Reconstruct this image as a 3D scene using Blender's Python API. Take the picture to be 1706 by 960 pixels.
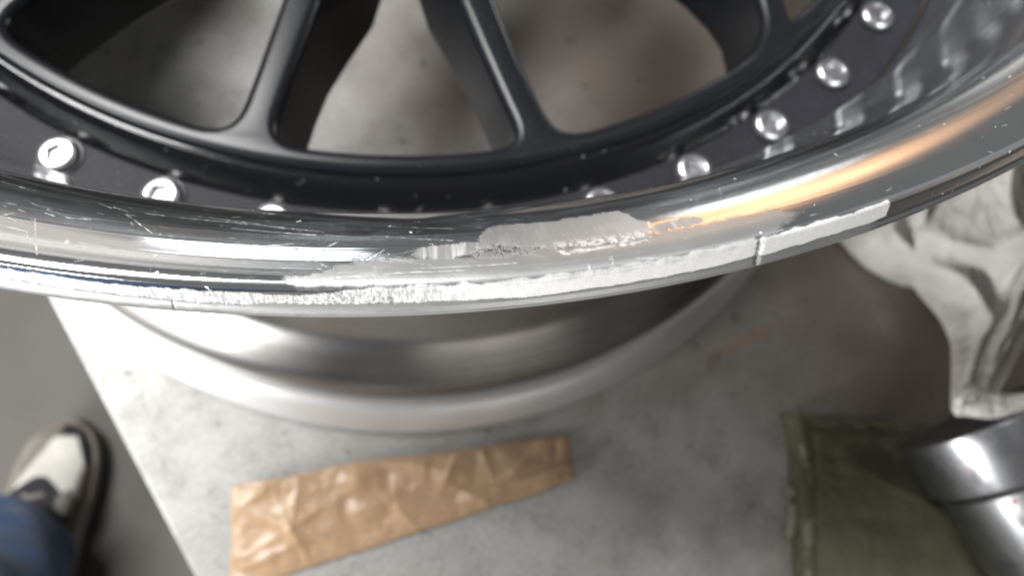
import bpy, bmesh, math, random
import numpy as np
from mathutils import Vector, Matrix

for o in list(bpy.data.objects): bpy.data.objects.remove(o)
S = bpy.context.scene
COL = S.collection
R = math.radians
random.seed(7)

# ------------------------------------------------------------------ camera, world, lamps, exposure
cam = bpy.data.cameras.new('camera')
cam_o = bpy.data.objects.new('camera', cam); COL.objects.link(cam_o)
cam.sensor_width = 36.0; cam.lens = 1133.38 / 1706 * 36
cam.clip_start = 0.005; cam.clip_end = 100
CAM = Vector((0.0, -0.27803, 0.33863))
rt = Vector((0.9922, -0.0842, 0.0919)); fw = Vector((0.1138, 0.3129, -0.9429)); up = rt.cross(fw).normalized()
rt = fw.cross(up).normalized(); fw.normalize()
cam_o.matrix_world = Matrix(((rt.x, up.x, -fw.x, CAM.x), (rt.y, up.y, -fw.y, CAM.y), (rt.z, up.z, -fw.z, CAM.z), (0, 0, 0, 1)))
cam.dof.use_dof = True; cam.dof.focus_distance = 0.0965; cam.dof.aperture_fstop = 15.5
S.camera = cam_o

w = bpy.data.worlds.new('World'); S.world = w; w.use_nodes = True
bg = w.node_tree.nodes['Background']
bg.inputs['Color'].default_value = (0.90, 0.90, 0.90, 1); bg.inputs['Strength'].default_value = 0.15

def area(name, loc, aim, sx, sy, power, color, spread=180):
    l = bpy.data.lights.new(name, 'AREA'); l.shape = 'RECTANGLE'; l.size = sx; l.size_y = sy
    l.energy = power; l.color = color; l.spread = R(spread)
    o = bpy.data.objects.new(name, l); COL.objects.link(o)
    o.location = loc
    o.rotation_euler = (Vector(aim) - Vector(loc)).to_track_quat('-Z', 'Y').to_euler()
    return o
def uneven(o, streak):
    """a lamp whose glow fades towards its rim and is a little streaky"""
    l = o.data; l.use_nodes = True; t = l.node_tree; em = t.nodes['Emission']
    g = t.nodes.new('ShaderNodeNewGeometry'); mp = t.nodes.new('ShaderNodeMapping'); mp.inputs['Location'].default_value = (-1, -1, 0); mp.inputs['Scale'].default_value = (2, 2, 0)
    t.links.new(g.outputs['Parametric'], mp.inputs['Vector'])
    gr = t.nodes.new('ShaderNodeTexGradient'); gr.gradient_type = 'QUADRATIC_SPHERE'; t.links.new(mp.outputs[0], gr.inputs[0])
    rp = t.nodes.new('ShaderNodeValToRGB'); rp.color_ramp.elements[0].position = 0.0; rp.color_ramp.elements[1].position = 0.28; t.links.new(gr.outputs['Fac'], rp.inputs[0])
    m2 = t.nodes.new('ShaderNodeMapping'); m2.inputs['Scale'].default_value = streak; t.links.new(g.outputs['Parametric'], m2.inputs['Vector'])
    nz = t.nodes.new('ShaderNodeTexNoise'); nz.inputs['Scale'].default_value = 3.0; t.links.new(m2.outputs[0], nz.inputs['Vector'])
    ml = t.nodes.new('ShaderNodeMath'); ml.operation = 'MULTIPLY'; t.links.new(rp.outputs[0], ml.inputs[0]); t.links.new(nz.outputs['Fac'], ml.inputs[1])
    m3 = t.nodes.new('ShaderNodeMath'); m3.operation = 'MULTIPLY'; m3.inputs[1].default_value = 3.2; t.links.new(ml.outputs[0], m3.inputs[0]); t.links.new(m3.outputs[0], em.inputs['Strength'])
def polar(az, el, d): return (d*math.cos(R(el))*math.cos(R(az)), d*math.cos(R(el))*math.sin(R(az)), 0.245 + d*math.sin(R(el)))
area('window_lamp', polar(148, 56, 2.4), (-0.05, -0.1, 0.1), 1.5, 0.7, 136, (1.0, 0.99, 0.975))
area('bay_and_fill_lamp', polar(101, 6.5, 3.0), (0, 0, 0.25), 0.62, 0.20, 3.0, (0.95, 0.98, 1.0))
uneven(area('bay_and_fill_lamp', polar(117, 14, 3.0), (0, 0, 0.25), 2.1, 2.0, 5.0, (1.0, 0.90, 0.82)), (0.6, 6, 1))  # added wide fill, stands for the brownish surroundings mirrored in the lip
uneven(area('wood_glow_lamp', polar(68.5, 7.5, 2.6), (0, 0, 0.25), 1.08, 1.0, 5.2, (1.0, 0.53, 0.265)), (0.8, 5, 1))  # added stand-in for an unseen orange wooden thing mirrored in the lip
area('warm_streak_fill', polar(-18, 31, 2.2), (0, 0, 0.25), 0.9, 0.10, 0.35, (1.0, 0.62, 0.36))  # added strip, puts a warm streak on the lip and tints the bench
area('edge_fill_lamp', polar(-141, 1.0, 2.6), (-0.02, -0.2, 0.22), 1.5, 0.30, 185, (1.0, 0.99, 0.97))  # added low fill that whitens the ground edge band
area('ceiling_and_fill_lamp', (-0.75, 0.7, 2.0), (0.0, 0.1, 0), 1.3, 0.16, 3, (0.95, 0.98, 1.0))
area('front_fill_lamp', polar(-78, 2, 2.6), (0.05, -0.2, 0.22), 1.2, 0.25, 4, (1.0, 0.97, 0.93))  # added fill for the right end of the edge band
area('ceiling_and_fill_lamp', polar(35, 66, 2.4), (0.25, -0.25, 0.05), 0.5, 0.9, 2.6, (0.97, 0.98, 1.0))
area('ceiling_and_fill_lamp', polar(15, 42, 2.6), (0, 0, 0.25), 1.4, 0.9, 0.55, (0.97, 0.98, 1.0))  # added dim glow to lift the dark right side of the lip
area('reflection_strip', polar(112, 16, 3.0), (0, 0, 0.25), 1.5, 0.035, 0.45, (0.98, 0.97, 0.95))  # added thin strip, draws a white line in the lip reflection
area('reflection_strip', polar(108, 27, 3.2), (0, 0, 0.25), 1.7, 0.035, 0.45, (0.98, 0.97, 0.95))  # second added strip, for another reflected line
S.view_settings.view_transform = 'Standard'; S.view_settings.look = 'None'
S.view_settings.exposure = 0.0; S.view_settings.gamma = 1.0
S.cycles.max_bounces = 10; S.cycles.glossy_bounces = 6
S.cycles.sample_clamp_indirect = 6.0

# ------------------------------------------------------------------ helpers
def link(o, parent=None):
    COL.objects.link(o)
    if parent is not None: o.parent = parent
    return o
def mesh_obj(name, verts, faces, mat, parent=None, smooth=True, sharp=40, mats=None):
    me = bpy.data.meshes.new(name)
    me.from_pydata([tuple(v) for v in verts], [], [tuple(f) for f in faces])
    return finish(name, me, mat, parent, smooth, sharp)
def finish(name, me, mat, parent=None, smooth=True, sharp=40):
    me.update()
    if smooth:
        me.shade_smooth()
        if sharp: me.set_sharp_from_angle(angle=R(sharp))
    if mat: me.materials.append(mat)
    o = bpy.data.objects.new(name, me)
    return link(o, parent)
def bm_obj(name, bm, mat, parent=None, smooth=True, sharp=40):
    me = bpy.data.meshes.new(name); bm.to_mesh(me); bm.free()
    return finish(name, me, mat, parent, smooth, sharp)
def thing(name, label, cat, loc=(0, 0, 0), group=None):
    o = bpy.data.objects.new(name, None); COL.objects.link(o); o.location = loc
    o.empty_display_size = 0.05
    o['label'] = label; o['category'] = cat
    if group: o['group'] = group
    return o
def tag(o, label, cat):
    o['label'] = label; o['category'] = cat
    return o
def lathe(prof, n, closed=True, a0=0.0):
    """surface of revolution about z of (r, z) points; closed joins last to first"""
    P = np.array(prof, float); m = len(P)
    a = a0 + np.arange(n) * 2 * np.pi / n
    v = np.stack([P[None, :, 0]*np.cos(a)[:, None], P[None, :, 0]*np.sin(a)[:, None], np.broadcast_to(P[None, :, 1], (n, m))], -1).reshape(-1, 3)
    f = []
    k = m if closed else m - 1
    for i in range(n):
        j = (i + 1) % n
        for q in range(k):
            q2 = (q + 1) % m
            f.append((i*m + q, j*m + q, j*m + q2, i*m + q2))
    return v, f
def round_prof(pts, rad, seg=4):
    """round the corners of a closed (r,z) outline"""
    out = []; n = len(pts)
    for i in range(n):
        p = Vector(pts[i]); a = Vector(pts[i-1]); b = Vector(pts[(i+1) % n])
        d1 = (a - p); d2 = (b - p)
        r = min(rad[i] if isinstance(rad, (list, tuple)) else rad, d1.length*0.45, d2.length*0.45)
        if r < 1e-6: out.append(tuple(p)); continue
        p1 = p + d1.normalized()*r; p2 = p + d2.normalized()*r
        for k in range(seg + 1):
            t = k/seg
            out.append(tuple(p1*(1-t)**2 + p*2*t*(1-t) + p2*t*t))
    return out
def box_bm(bm, c, s, bevel=0.0):
    r = bmesh.ops.create_cube(bm, size=1.0)
    bmesh.ops.scale(bm, vec=s, verts=r['verts']); bmesh.ops.translate(bm, vec=c, verts=r['verts'])
    if bevel:
        es = list({e for v in r['verts'] for e in v.link_edges})
        bmesh.ops.bevel(bm, geom=es, offset=bevel, segments=3, affect='EDGES', profile=0.5)
def hash2(ix, iy, seed):
    h = (ix.astype(np.int64)*374761393 + iy.astype(np.int64)*668265263 + seed*1442695041) & 0x7fffffff
    h = ((h ^ (h >> 13)) * 1274126177) & 0x7fffffff
    h = (h ^ (h >> 16)) & 0xffff
    return h / 65535.0
def vn(x, y, seed=0):
    """value noise 0..1"""
    x0 = np.floor(x); y0 = np.floor(y); fx = x - x0; fy = y - y0
    fx = fx*fx*(3-2*fx); fy = fy*fy*(3-2*fy)
    a = hash2(x0, y0, seed); b = hash2(x0+1, y0, seed); c = hash2(x0, y0+1, seed); d = hash2(x0+1, y0+1, seed)
    return (a*(1-fx)+b*fx)*(1-fy) + (c*(1-fx)+d*fx)*fy
def fbm(x, y, seed=0, o=4):
    t = 0; a = 0.5; s = 0
    for k in range(o):
        t = t + a*vn(x*2**k, y*2**k, seed+k*17); s += a; a *= 0.5
    return t/s
def sstep(a, b, x):
    t = np.clip((x-a)/(b-a), 0, 1); return t*t*(3-2*t)

# ------------------------------------------------------------------ materials
class N:
    def __init__(self, name):
        self.m = bpy.data.materials.new(name); self.m.use_nodes = True
        self.t = self.m.node_tree; self.b = self.t.nodes['Principled BSDF']
    def n(self, kind, **kw):
        x = self.t.nodes.new(kind)
        for k, v in kw.items():
            if k.startswith('i_'):
                key = k[2:].replace('_', ' ')
                x.inputs[key].default_value = v
            else: setattr(x, k, v)
        return x
    def l(self, a, b): self.t.links.new(a, b)
    def coords(self, kind='Object', scale=(1, 1, 1)):
        c = self.n('ShaderNodeTexCoord'); m = self.n('ShaderNodeMapping'); m.inputs['Scale'].default_value = scale
        self.l(c.outputs[kind], m.inputs['Vector']); return m.outputs[0]
    def noise(self, vec, scale, detail=4, rough=0.55, dist=0.0):
        x = self.n('ShaderNodeTexNoise'); x.inputs['Scale'].default_value = scale; x.inputs['Detail'].default_value = detail
        x.inputs['Roughness'].default_value = rough; x.inputs['Distortion'].default_value = dist
        if vec is not None: self.l(vec, x.inputs['Vector'])
        return x.outputs['Fac']
    def ramp(self, fac, stops):
        x = self.n('ShaderNodeValToRGB'); e = x.color_ramp.elements
        while len(e) < len(stops): e.new(0.5)
        for el, (p, c) in zip(e, stops):
            el.position = p; el.color = (c, c, c, 1) if isinstance(c, (int, float)) else (*c, 1)
        self.l(fac, x.inputs[0]); return x.outputs[0]
    def mix(self, fac, a, b):
        x = self.n('ShaderNodeMix', data_type='RGBA')
        for s, v in ((x.inputs[0], fac), (x.inputs[6], a), (x.inputs[7], b)):
            if isinstance(v, (int, float)): s.default_value = v if s is x.inputs[0] else (v, v, v, 1)
            elif isinstance(v, tuple): s.default_value = (*v, 1)
            else: self.l(v, s)
        return x.outputs[2]
    def fmix(self, fac, a, b):
        x = self.n('ShaderNodeMix', data_type='FLOAT')
        for s, v in ((x.inputs[0], fac), (x.inputs[2], a), (x.inputs[3], b)):
            if isinstance(v, (int, float)): s.default_value = v
            else: self.l(v, s)
        return x.outputs[0]
    def math(self, op, a, b=0.0, clamp=False):
        x = self.n('ShaderNodeMath', operation=op); x.use_clamp = clamp
        for s, v in ((x.inputs[0], a), (x.inputs[1], b)):
            if isinstance(v, (int, float)): s.default_value = v
            else: self.l(v, s)
        return x.outputs[0]
    def attr(self, name):
        x = self.n('ShaderNodeAttribute'); x.attribute_name = name; return x.outputs['Fac']
    def bump(self, h, strength, dist, prev=None):
        x = self.n('ShaderNodeBump'); x.inputs['Strength'].default_value = strength; x.inputs['Distance'].default_value = dist
        self.l(h, x.inputs['Height'])
        if prev is not None: self.l(prev, x.inputs['Normal'])
        self.l(x.outputs[0], self.b.inputs['Normal']); return x.outputs[0]
    def set(self, **kw):
        for k, v in kw.items():
            s = self.b.inputs[{'color': 'Base Color', 'rough': 'Roughness', 'metal': 'Metallic', 'spec': 'Specular IOR Level', 'coat': 'Coat Weight', 'coatr': 'Coat Roughness', 'sheen': 'Sheen Weight', 'aniso': 'Anisotropic'}[k]]
            if isinstance(v, (int, float)): s.default_value = v if s.type == 'VALUE' else (v, v, v, 1)
            elif isinstance(v, tuple): s.default_value = (*v, 1)
            else: self.l(v, s)
        return self

def m_lip():
    k = N('polished_lip'); v = k.coords()
    wear, raw, scr, pit, s = (k.attr(a) for a in ('wear', 'raw', 'scratch', 'pit', 'arc'))
    lathe_lines = k.n('ShaderNodeTexNoise', noise_dimensions='1D'); lathe_lines.inputs['Scale'].default_value = 1.6; lathe_lines.inputs['Detail'].default_value = 5; lathe_lines.inputs['Roughness'].default_value = 0.75
    k.l(s, lathe_lines.inputs['W'])
    grain = k.noise(v, 2600, 3); blotch = k.noise(v, 160, 4)
    speck = k.noise(v, 850, 2, 0.5); patchy = k.noise(v, 40, 3)
    sp = k.ramp(k.math('MULTIPLY', speck, k.math('ADD', k.math('MULTIPLY', patchy, 0.5), 0.75)), [(0.735, 0.0), (0.78, 0.8)])
    white = k.math('MAXIMUM', scr, sp, True)
    col = k.mix(wear, (0.70, 0.72, 0.73), k.mix(blotch, (0.42, 0.425, 0.42), (0.55, 0.56, 0.555)))
    col = k.mix(raw, col, k.mix(k.ramp(grain, [(0.32, 0.0), (0.50, 1.0)]), (0.82, 0.83, 0.84), (0.95, 0.955, 0.96)))
    col = k.mix(white, col, (0.90, 0.91, 0.92))
    col = k.mix(pit, col, (0.035, 0.03, 0.028))
    band = k.n('ShaderNodeTexNoise', noise_dimensions='1D'); band.inputs['Scale'].default_value = 0.55; band.inputs['Detail'].default_value = 3
    k.l(s, band.inputs['W'])
    ro = k.fmix(wear, k.fmix(k.ramp(band.outputs['Fac'], [(0.35, 0.0), (0.7, 1.0)]), 0.07, 0.13), k.fmix(blotch, 0.33, 0.45))
    ro = k.math('ADD', ro, k.math('MULTIPLY', k.math('LESS_THAN', s, 60.0), 0.09))
    ro = k.fmix(raw, ro, 0.42); ro = k.fmix(white, ro, 0.5); ro = k.fmix(pit, ro, 0.7)
    me = k.fmix(raw, k.fmix(blotch, 0.985, 0.955), 0.45); me = k.fmix(wear, me, 0.8); me = k.fmix(white, me, 0.35); me = k.fmix(pit, me, 0.1)
    k.set(color=col, rough=ro, metal=me)
    b = k.bump(lathe_lines.outputs['Fac'], 0.015, 0.0006)
    k.bump(k.math('MULTIPLY', grain, k.math('MAXIMUM', wear, k.math('MULTIPLY', raw, 0.5))), 0.11, 0.0002, b)
    return k.m
def m_black():
    k = N('satin_black_paint'); v = k.coords()
    dust = k.ramp(k.noise(v, 900, 2), [(0.70, 0.0), (0.76, 0.6)])
    smear = k.noise(v, 30, 4)
    k.set(color=k.mix(dust, k.mix(smear, (0.005, 0.0055, 0.007), (0.009, 0.010, 0.013)), (0.13, 0.14, 0.155)), rough=k.fmix(smear, 0.25, 0.33), spec=0.27)
    k.bump(k.noise(v, 1800, 2), 0.04, 0.0003)
    return k.m
def m_gloss():
    k = N('gloss_black_paint'); v = k.coords()
    chip = k.ramp(k.noise(v, 420, 2), [(0.70, 0.0), (0.74, 0.7)])
    k.set(color=k.mix(chip, (0.004, 0.0042, 0.005), (0.20, 0.21, 0.22)), rough=0.13, spec=0.6)
    k.bump(k.noise(v, 300, 2), 0.06, 0.0006)
    return k.m
def m_flange():
    k = N('textured_black_paint'); v = k.coords()
    dust = k.ramp(k.noise(v, 1100, 3), [(0.62, 0.0), (0.74, 0.5)])
    k.set(color=k.mix(dust, k.mix(k.noise(v, 35), (0.010, 0.010, 0.013), (0.020, 0.020, 0.025)), (0.12, 0.12, 0.14)), rough=0.58, spec=0.17)
    k.bump(k.noise(v, 2400, 3), 0.12, 0.0003)
    return k.m
def m_barrel():
    k = N('machined_barrel'); v = k.coords()
    z = k.coords(scale=(2, 2, 600)); st = k.noise(z, 1.0, 5, 0.6)
    dirt = k.noise(v, 14, 5)
    k.set(color=k.mix(k.ramp(dirt, [(0.40, 0.0), (0.75, 1.0)]), (0.29, 0.282, 0.272), (0.15, 0.140, 0.128)), metal=0.95, rough=k.fmix(st, 0.24, 0.33))
    k.bump(st, 0.14, 0.0008)
    return k.m
def m_rear():
    k = N('matte_machined_flange'); v = k.coords(); st = k.noise(k.coords(scale=(2, 2, 500)), 1.0, 4)
    k.set(color=k.mix(k.noise(v, 30, 5), (0.55, 0.55, 0.54), (0.70, 0.70, 0.70)), metal=0.7, rough=k.fmix(st, 0.40, 0.5)); k.bump(st, 0.08, 0.0005)
    return k.m
def m_bolt():
    k = N('bright_bolt_steel'); v = k.coords()
    k.set(color=k.mix(k.noise(v, 700), (0.34, 0.34, 0.35), (0.48, 0.48, 0.49)), metal=0.95, rough=0.30)
    k.bump(k.noise(v, 1500), 0.05, 0.0002)
    return k.m
def m_dark(name, c, r, metal=0.0):
    k = N(name); v = k.coords()
    n = k.noise(v, 120)
    k.set(color=k.mix(n, tuple(x*0.75 for x in c), tuple(x*1.2 for x in c)), rough=r, metal=metal); k.bump(k.noise(v, 900), 0.1, 0.0004)
    return k.m
def m_bench():
    k = N('worn_bench_plate'); v = k.coords()
    big = k.noise(v, 7, 5, 0.6); mid = k.noise(v, 45, 5, 0.65); fine = k.noise(v, 420, 4, 0.6); sp = k.noise(v, 130, 3, 0.5, 0.5)
    base = k.mix(k.ramp(big, [(0.35, 0.0), (0.68, 1.0)]), (0.31, 0.305, 0.29), (0.50, 0.495, 0.48))
    base = k.mix(k.math('MULTIPLY', k.ramp(mid, [(0.44, 0.0), (0.62, 1.0)]), 0.75), base, (0.255, 0.248, 0.236))
    base = k.mix(k.math('MULTIPLY', k.ramp(fine, [(0.4, 0.0), (0.66, 1.0)]), 0.4), base, (0.64, 0.64, 0.63))
    # rusty brown blotches that also paint the shaded end of the plate darker
    sep = k.n('ShaderNodeSeparateXYZ'); k.l(v, sep.inputs[0])
    side = k.math('ADD', k.math('MULTIPLY', sep.outputs[0], 3.0), 0.1)
    rust_shade = k.math('MULTIPLY', k.ramp(k.math('ADD', k.math('MULTIPLY', k.noise(v, 9, 5, 0.6), 0.9), k.math('MULTIPLY', side, 0.45)), [(0.30, 0.0), (0.62, 1.0)]), 0.94)
    base = k.mix(rust_shade, base, (0.225, 0.185, 0.155))
    base = k.mix(k.ramp(sp, [(0.655, 0.0), (0.72, 0.7)]), base, (0.10, 0.095, 0.09))
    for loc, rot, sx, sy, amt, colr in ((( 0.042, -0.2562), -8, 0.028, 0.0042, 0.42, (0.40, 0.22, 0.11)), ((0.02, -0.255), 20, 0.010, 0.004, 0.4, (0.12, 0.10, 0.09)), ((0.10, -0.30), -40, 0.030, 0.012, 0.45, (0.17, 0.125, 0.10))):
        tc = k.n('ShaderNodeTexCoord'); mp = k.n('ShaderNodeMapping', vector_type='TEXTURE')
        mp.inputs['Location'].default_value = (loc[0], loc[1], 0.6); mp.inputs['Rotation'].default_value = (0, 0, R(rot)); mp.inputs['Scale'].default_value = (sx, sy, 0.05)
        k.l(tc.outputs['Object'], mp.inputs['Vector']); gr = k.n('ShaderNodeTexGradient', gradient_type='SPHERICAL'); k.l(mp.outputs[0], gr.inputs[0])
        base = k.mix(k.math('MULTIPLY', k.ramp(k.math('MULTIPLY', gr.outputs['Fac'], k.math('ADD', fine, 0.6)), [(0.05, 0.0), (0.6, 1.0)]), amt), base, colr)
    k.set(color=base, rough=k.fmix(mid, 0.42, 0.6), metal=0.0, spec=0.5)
    b = k.bump(fine, 0.10, 0.0008); k.bump(mid, 0.10, 0.002, b)
    return k.m
def m_floor():
    k = N('workshop_floor'); v = k.coords()
    a = k.noise(v, 3.5, 6, 0.6); b = k.noise(v, 40, 4)
    c = k.mix(k.ramp(a, [(0.35, 0.0), (0.7, 1.0)]), (0.043, 0.038, 0.032), (0.070, 0.065, 0.057))
    c = k.mix(k.math('MULTIPLY', b, 0.35), c, (0.05, 0.045, 0.04))
    k.set(color=c, rough=0.6); k.bump(b, 0.15, 0.002)
    return k.m
def m_paper():
    k = N('waxed_kraft_paper'); v = k.coords()
    f = k.noise(v, 60, 4); fib = k.noise(k.coords(scale=(1, 6, 1)), 300, 3)
    c = k.mix(f, (0.435, 0.28, 0.165), (0.565, 0.385, 0.24)); c = k.mix(k.math('MULTIPLY', fib, 0.25), c, (0.40, 0.23, 0.115))
    k.set(color=c, rough=0.34, spec=0.5); k.bump(fib, 0.08, 0.0003)
    return k.m
def m_cloth(name, c1, c2, weave=900, bs=0.3):
    k = N(name); v = k.coords()
    n = k.noise(v, 26, 5, 0.6); fz = k.noise(v, weave, 3)
    k.set(color=k.mix(k.ramp(n, [(0.35, 0.0), (0.68, 1.0)]), c1, c2), rough=0.92, sheen=0.12, spec=0.2)
    b = k.bump(fz, bs, 0.0008); k.bump(k.noise(v, 110, 4, 0.6), 0.35, 0.0015, b)
    return k.m
def m_rag():
    k = N('offwhite_rag_cotton'); v = k.coords(); n = k.noise(v, 26, 5, 0.6); fz = k.noise(v, 900, 3); st = k.noise(v, 42, 5, 0.65, 0.6)
    c = k.mix(k.ramp(n, [(0.35, 0.0), (0.68, 1.0)]), (0.52, 0.51, 0.48), (0.66, 0.65, 0.62))
    c = k.mix(k.math('MULTIPLY', k.ramp(st, [(0.52, 0.0), (0.70, 1.0)]), 0.55), c, (0.34, 0.32, 0.28))
    k.set(color=c, rough=0.93, sheen=0.1, spec=0.15)
    b = k.bump(fz, 0.5, 0.0009); b2 = k.bump(k.noise(v, 150, 4, 0.65), 0.6, 0.0022, b); k.bump(k.noise(k.coords(scale=(2.2, 0.7, 1)), 60, 3, 0.5, 1.2), 0.5, 0.004, b2)
    return k.m
def m_steel():
    k = N('turned_steel'); z = k.coords(scale=(3, 3, 900)); st = k.noise(z, 1.0, 4)
    v = k.coords()
    sm = k.ramp(k.noise(v, 70, 5, 0.65), [(0.42, 0.0), (0.66, 1.0)])
    k.set(color=k.mix(sm, (0.27, 0.275, 0.285), (0.11, 0.11, 0.115)), metal=0.95, rough=k.fmix(sm, k.fmix(st, 0.24, 0.34), 0.46)); k.bump(st, 0.06, 0.0004)
    return k.m
M = dict(lip=m_lip(), black=m_black(), gloss=m_gloss(), flange=m_flange(), barrel=m_barrel(), rear=m_rear(), bolt=m_bolt(), shade_ring=m_dark('black_shade_ring', (0.012, 0.012, 0.014), 0.35),
         socket=m_dark('dark_socket_steel', (0.42, 0.42, 0.43), 0.35, 0.9),
         bench=m_bench(), frame=m_dark('bench_frame_paint', (0.10, 0.11, 0.12), 0.5), floor=m_floor(), paper=m_paper(),
         rag=m_rag(),
         towel=m_cloth('olive_terry', (0.100, 0.102, 0.064), (0.175, 0.176, 0.120), 420, 0.8),
         hem=m_cloth('olive_hem', (0.22, 0.22, 0.155), (0.30, 0.30, 0.22), 900, 0.4), tape=m_cloth('beige_tape', (0.30, 0.28, 0.21), (0.36, 0.34, 0.27), 900, 0.3),
         steel=m_steel(), groove=m_dark('oily_groove', (0.02, 0.018, 0.018), 0.5), endface=m_dark('dull_end_face', (0.13, 0.135, 0.145), 0.5, 0.5), red=m_dark('red_paint', (0.42, 0.03, 0.035), 0.5),
         denim=m_cloth('blue_denim', (0.018, 0.045, 0.105), (0.032, 0.075, 0.165), 1200, 0.3), darkcloth=m_cloth('navy_cloth', (0.006, 0.008, 0.014), (0.012, 0.014, 0.022), 900, 0.3), shoe_white=m_cloth('white_suede', (0.44, 0.43, 0.40), (0.56, 0.55, 0.51), 900, 0.2),
         shoe_black=m_cloth('black_suede', (0.018, 0.019, 0.021), (0.034, 0.034, 0.036), 900, 0.3), sole=m_dark('grey_rubber_sole', (0.20, 0.175, 0.15), 0.7), rand=m_dark('dark_rubber', (0.035, 0.028, 0.026), 0.6),
         toe=m_cloth('taupe_suede', (0.13, 0.118, 0.10), (0.18, 0.165, 0.145), 900, 0.2), grey=m_cloth('grey_patch', (0.16, 0.15, 0.13), (0.22, 0.21, 0.19), 900, 0.2))

# ------------------------------------------------------------------ floor and bench
fl = mesh_obj('floor', [(-4, -4, -0.6), (4, -4, -0.6), (4, 4, -0.6), (-4, 4, -0.6)], [(0, 1, 2, 3)], M['floor'], smooth=False)
fl['kind'] = 'structure'

BU = Vector((0.869, 0.495, 0)).normalized(); BV = Vector((BU.y, -BU.x, 0))
bench = thing('workbench', 'worn pale grey workbench plate under the alloy wheel with right side rusty brown and darkened by painted shade', 'workbench', (0, 0, -0.6))
bench.rotation_euler = (0, 0, math.atan2(BU.y, BU.x))
# local x = BU (inward from the visible edge), local y = -BV
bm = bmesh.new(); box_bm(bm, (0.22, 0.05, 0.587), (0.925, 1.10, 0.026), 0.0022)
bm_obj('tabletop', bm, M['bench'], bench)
for lx in (-0.17, 0.61):
    for ly in (-0.42, 0.52):
        bm = bmesh.new(); box_bm(bm, (lx, ly, 0.285), (0.05, 0.05, 0.57), 0.004); bm_obj('leg', bm, M['frame'], bench)
for ly in (-0.42, 0.52):
    bm = bmesh.new(); box_bm(bm, (0.22, ly, 0.545), (0.73, 0.04, 0.05), 0.003); bm_obj('rail', bm, M['frame'], bench)

# ------------------------------------------------------------------ the wheel
ZT = 0.244; ZB = 0.1597
wheel = thing('alloy_wheel', 'two piece alloy wheel lying face up, black spokes, polished silver lip with kerb damage', 'wheel')
KEY = [(213.4,-84.5),(213.6,-70),(213.9,-56),(214.2,-49),(215.6,-44),(219.5,-34),(224.5,-21.5),(228.4,-11.8),(230.6,-7.2),(233.6,-3.0),(237.0,0.2),(240.6,2.9),(243.6,4.7),(245.8,5.75),(247.2,6.1),(247.9,5.95),
 (248.15,5.6),(248.7,3.9),(249.25,2.1),(249.55,1.6),(250.0,1.0),(250.05,0.0),(249.4,-1.0)]
def dense(n):
    P = np.array(KEY, float); out = []
    Q = np.vstack([2*P[0]-P[1], P, 2*P[-1]-P[-2]])
    for i in range(1, len(Q)-2):
        p0, p1, p2, p3 = Q[i-1:i+3]
        d0, d1, d2 = [np.linalg.norm(b-a)**.5 for a, b in ((p0, p1), (p1, p2), (p2, p3))]
        m1 = (p1-p0)/d0-(p2-p0)/(d0+d1)+(p2-p1)/d1; m2 = (p2-p1)/d1-(p3-p1)/(d1+d2)+(p3-p2)/d2
        m1 *= d1; m2 *= d1
        for k in range(n):
            t = k/n
            out.append((2*t**3-3*t*t+1)*p1+(t**3-2*t*t+t)*m1+(-2*t**3+3*t*t)*p2+(t**3-t*t)*m2)
    out.append(P[-1]); return np.array(out)
POLYS = {
    'patch': [(-88.55, 95.74), (-88.35, 92.95), (-87.95, 90.31), (-87.3, 89.62), (-85.95, 89.97), (-84.6, 89.97), (-83.6, 89.27), (-82.9, 89.51), (-82.65, 91.46), (-82.5, 93.4), (-82.15, 94.17), (-82.2, 96.55), (-82.7, 98.32), (-83.45, 98.58), (-84.3, 98.32), (-85.15, 98.32), (-85.95, 97.58), (-86.75, 97.33), (-87.65, 96.19)],
    'ridgeL': [(-90.8, 96.81), (-90.4, 95.0), (-89.55, 94.39), (-88.65, 94.06), (-88.0, 94.82), (-87.7, 96.19), (-88.4, 97.24), (-89.2, 97.99), (-90.1, 97.91), (-90.6, 97.66)],
    'ridgeR': [(-82.3, 95.55), (-81.6, 95.37), (-80.85, 95.0), (-80.35, 95.65), (-80.15, 96.72), (-80.9, 97.41), (-81.8, 97.5), (-82.4, 97.83)],
    'pits': [(-88.65, 96.9), (-88.25, 96.01), (-87.7, 95.46), (-87.1, 96.1), (-86.65, 96.9), (-86.6, 97.99), (-87.15, 98.16), (-87.65, 98.78), (-88.2, 98.16), (-88.6, 98.24)],
    'bandW': [(-85.95, 98.16), (-85.15, 98.24), (-84.1, 98.45), (-83.0, 98.32), (-82.35, 97.91), (-82.5, 99.48), (-83.5, 99.42), (-84.8, 99.42), (-85.6, 99.48)],
    'sand': [(-94.7, 101.2), (-93.65, 99.79), (-92.35, 98.52), (-90.8, 98.24), (-89.2, 98.52), (-87.8, 98.16), (-86.4, 98.24), (-84.3, 98.65), (-82.55, 98.24), (-80.3, 98.38), (-77.55, 98.78), (-77.0, 100.03), (-78.25, 102.05), (-80.35, 102.56), (-82.5, 102.56), (-84.6, 102.74), (-87.55, 102.62), (-90.75, 102.15), (-93.05, 102.21), (-94.3, 102.27)],
    'scuffL': [(-93.8, 100.09), (-93.1, 99.29), (-91.95, 98.84), (-91.2, 99.42), (-91.55, 100.76), (-92.3, 101.5), (-93.4, 101.86), (-94.05, 101.35)],
}
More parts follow.
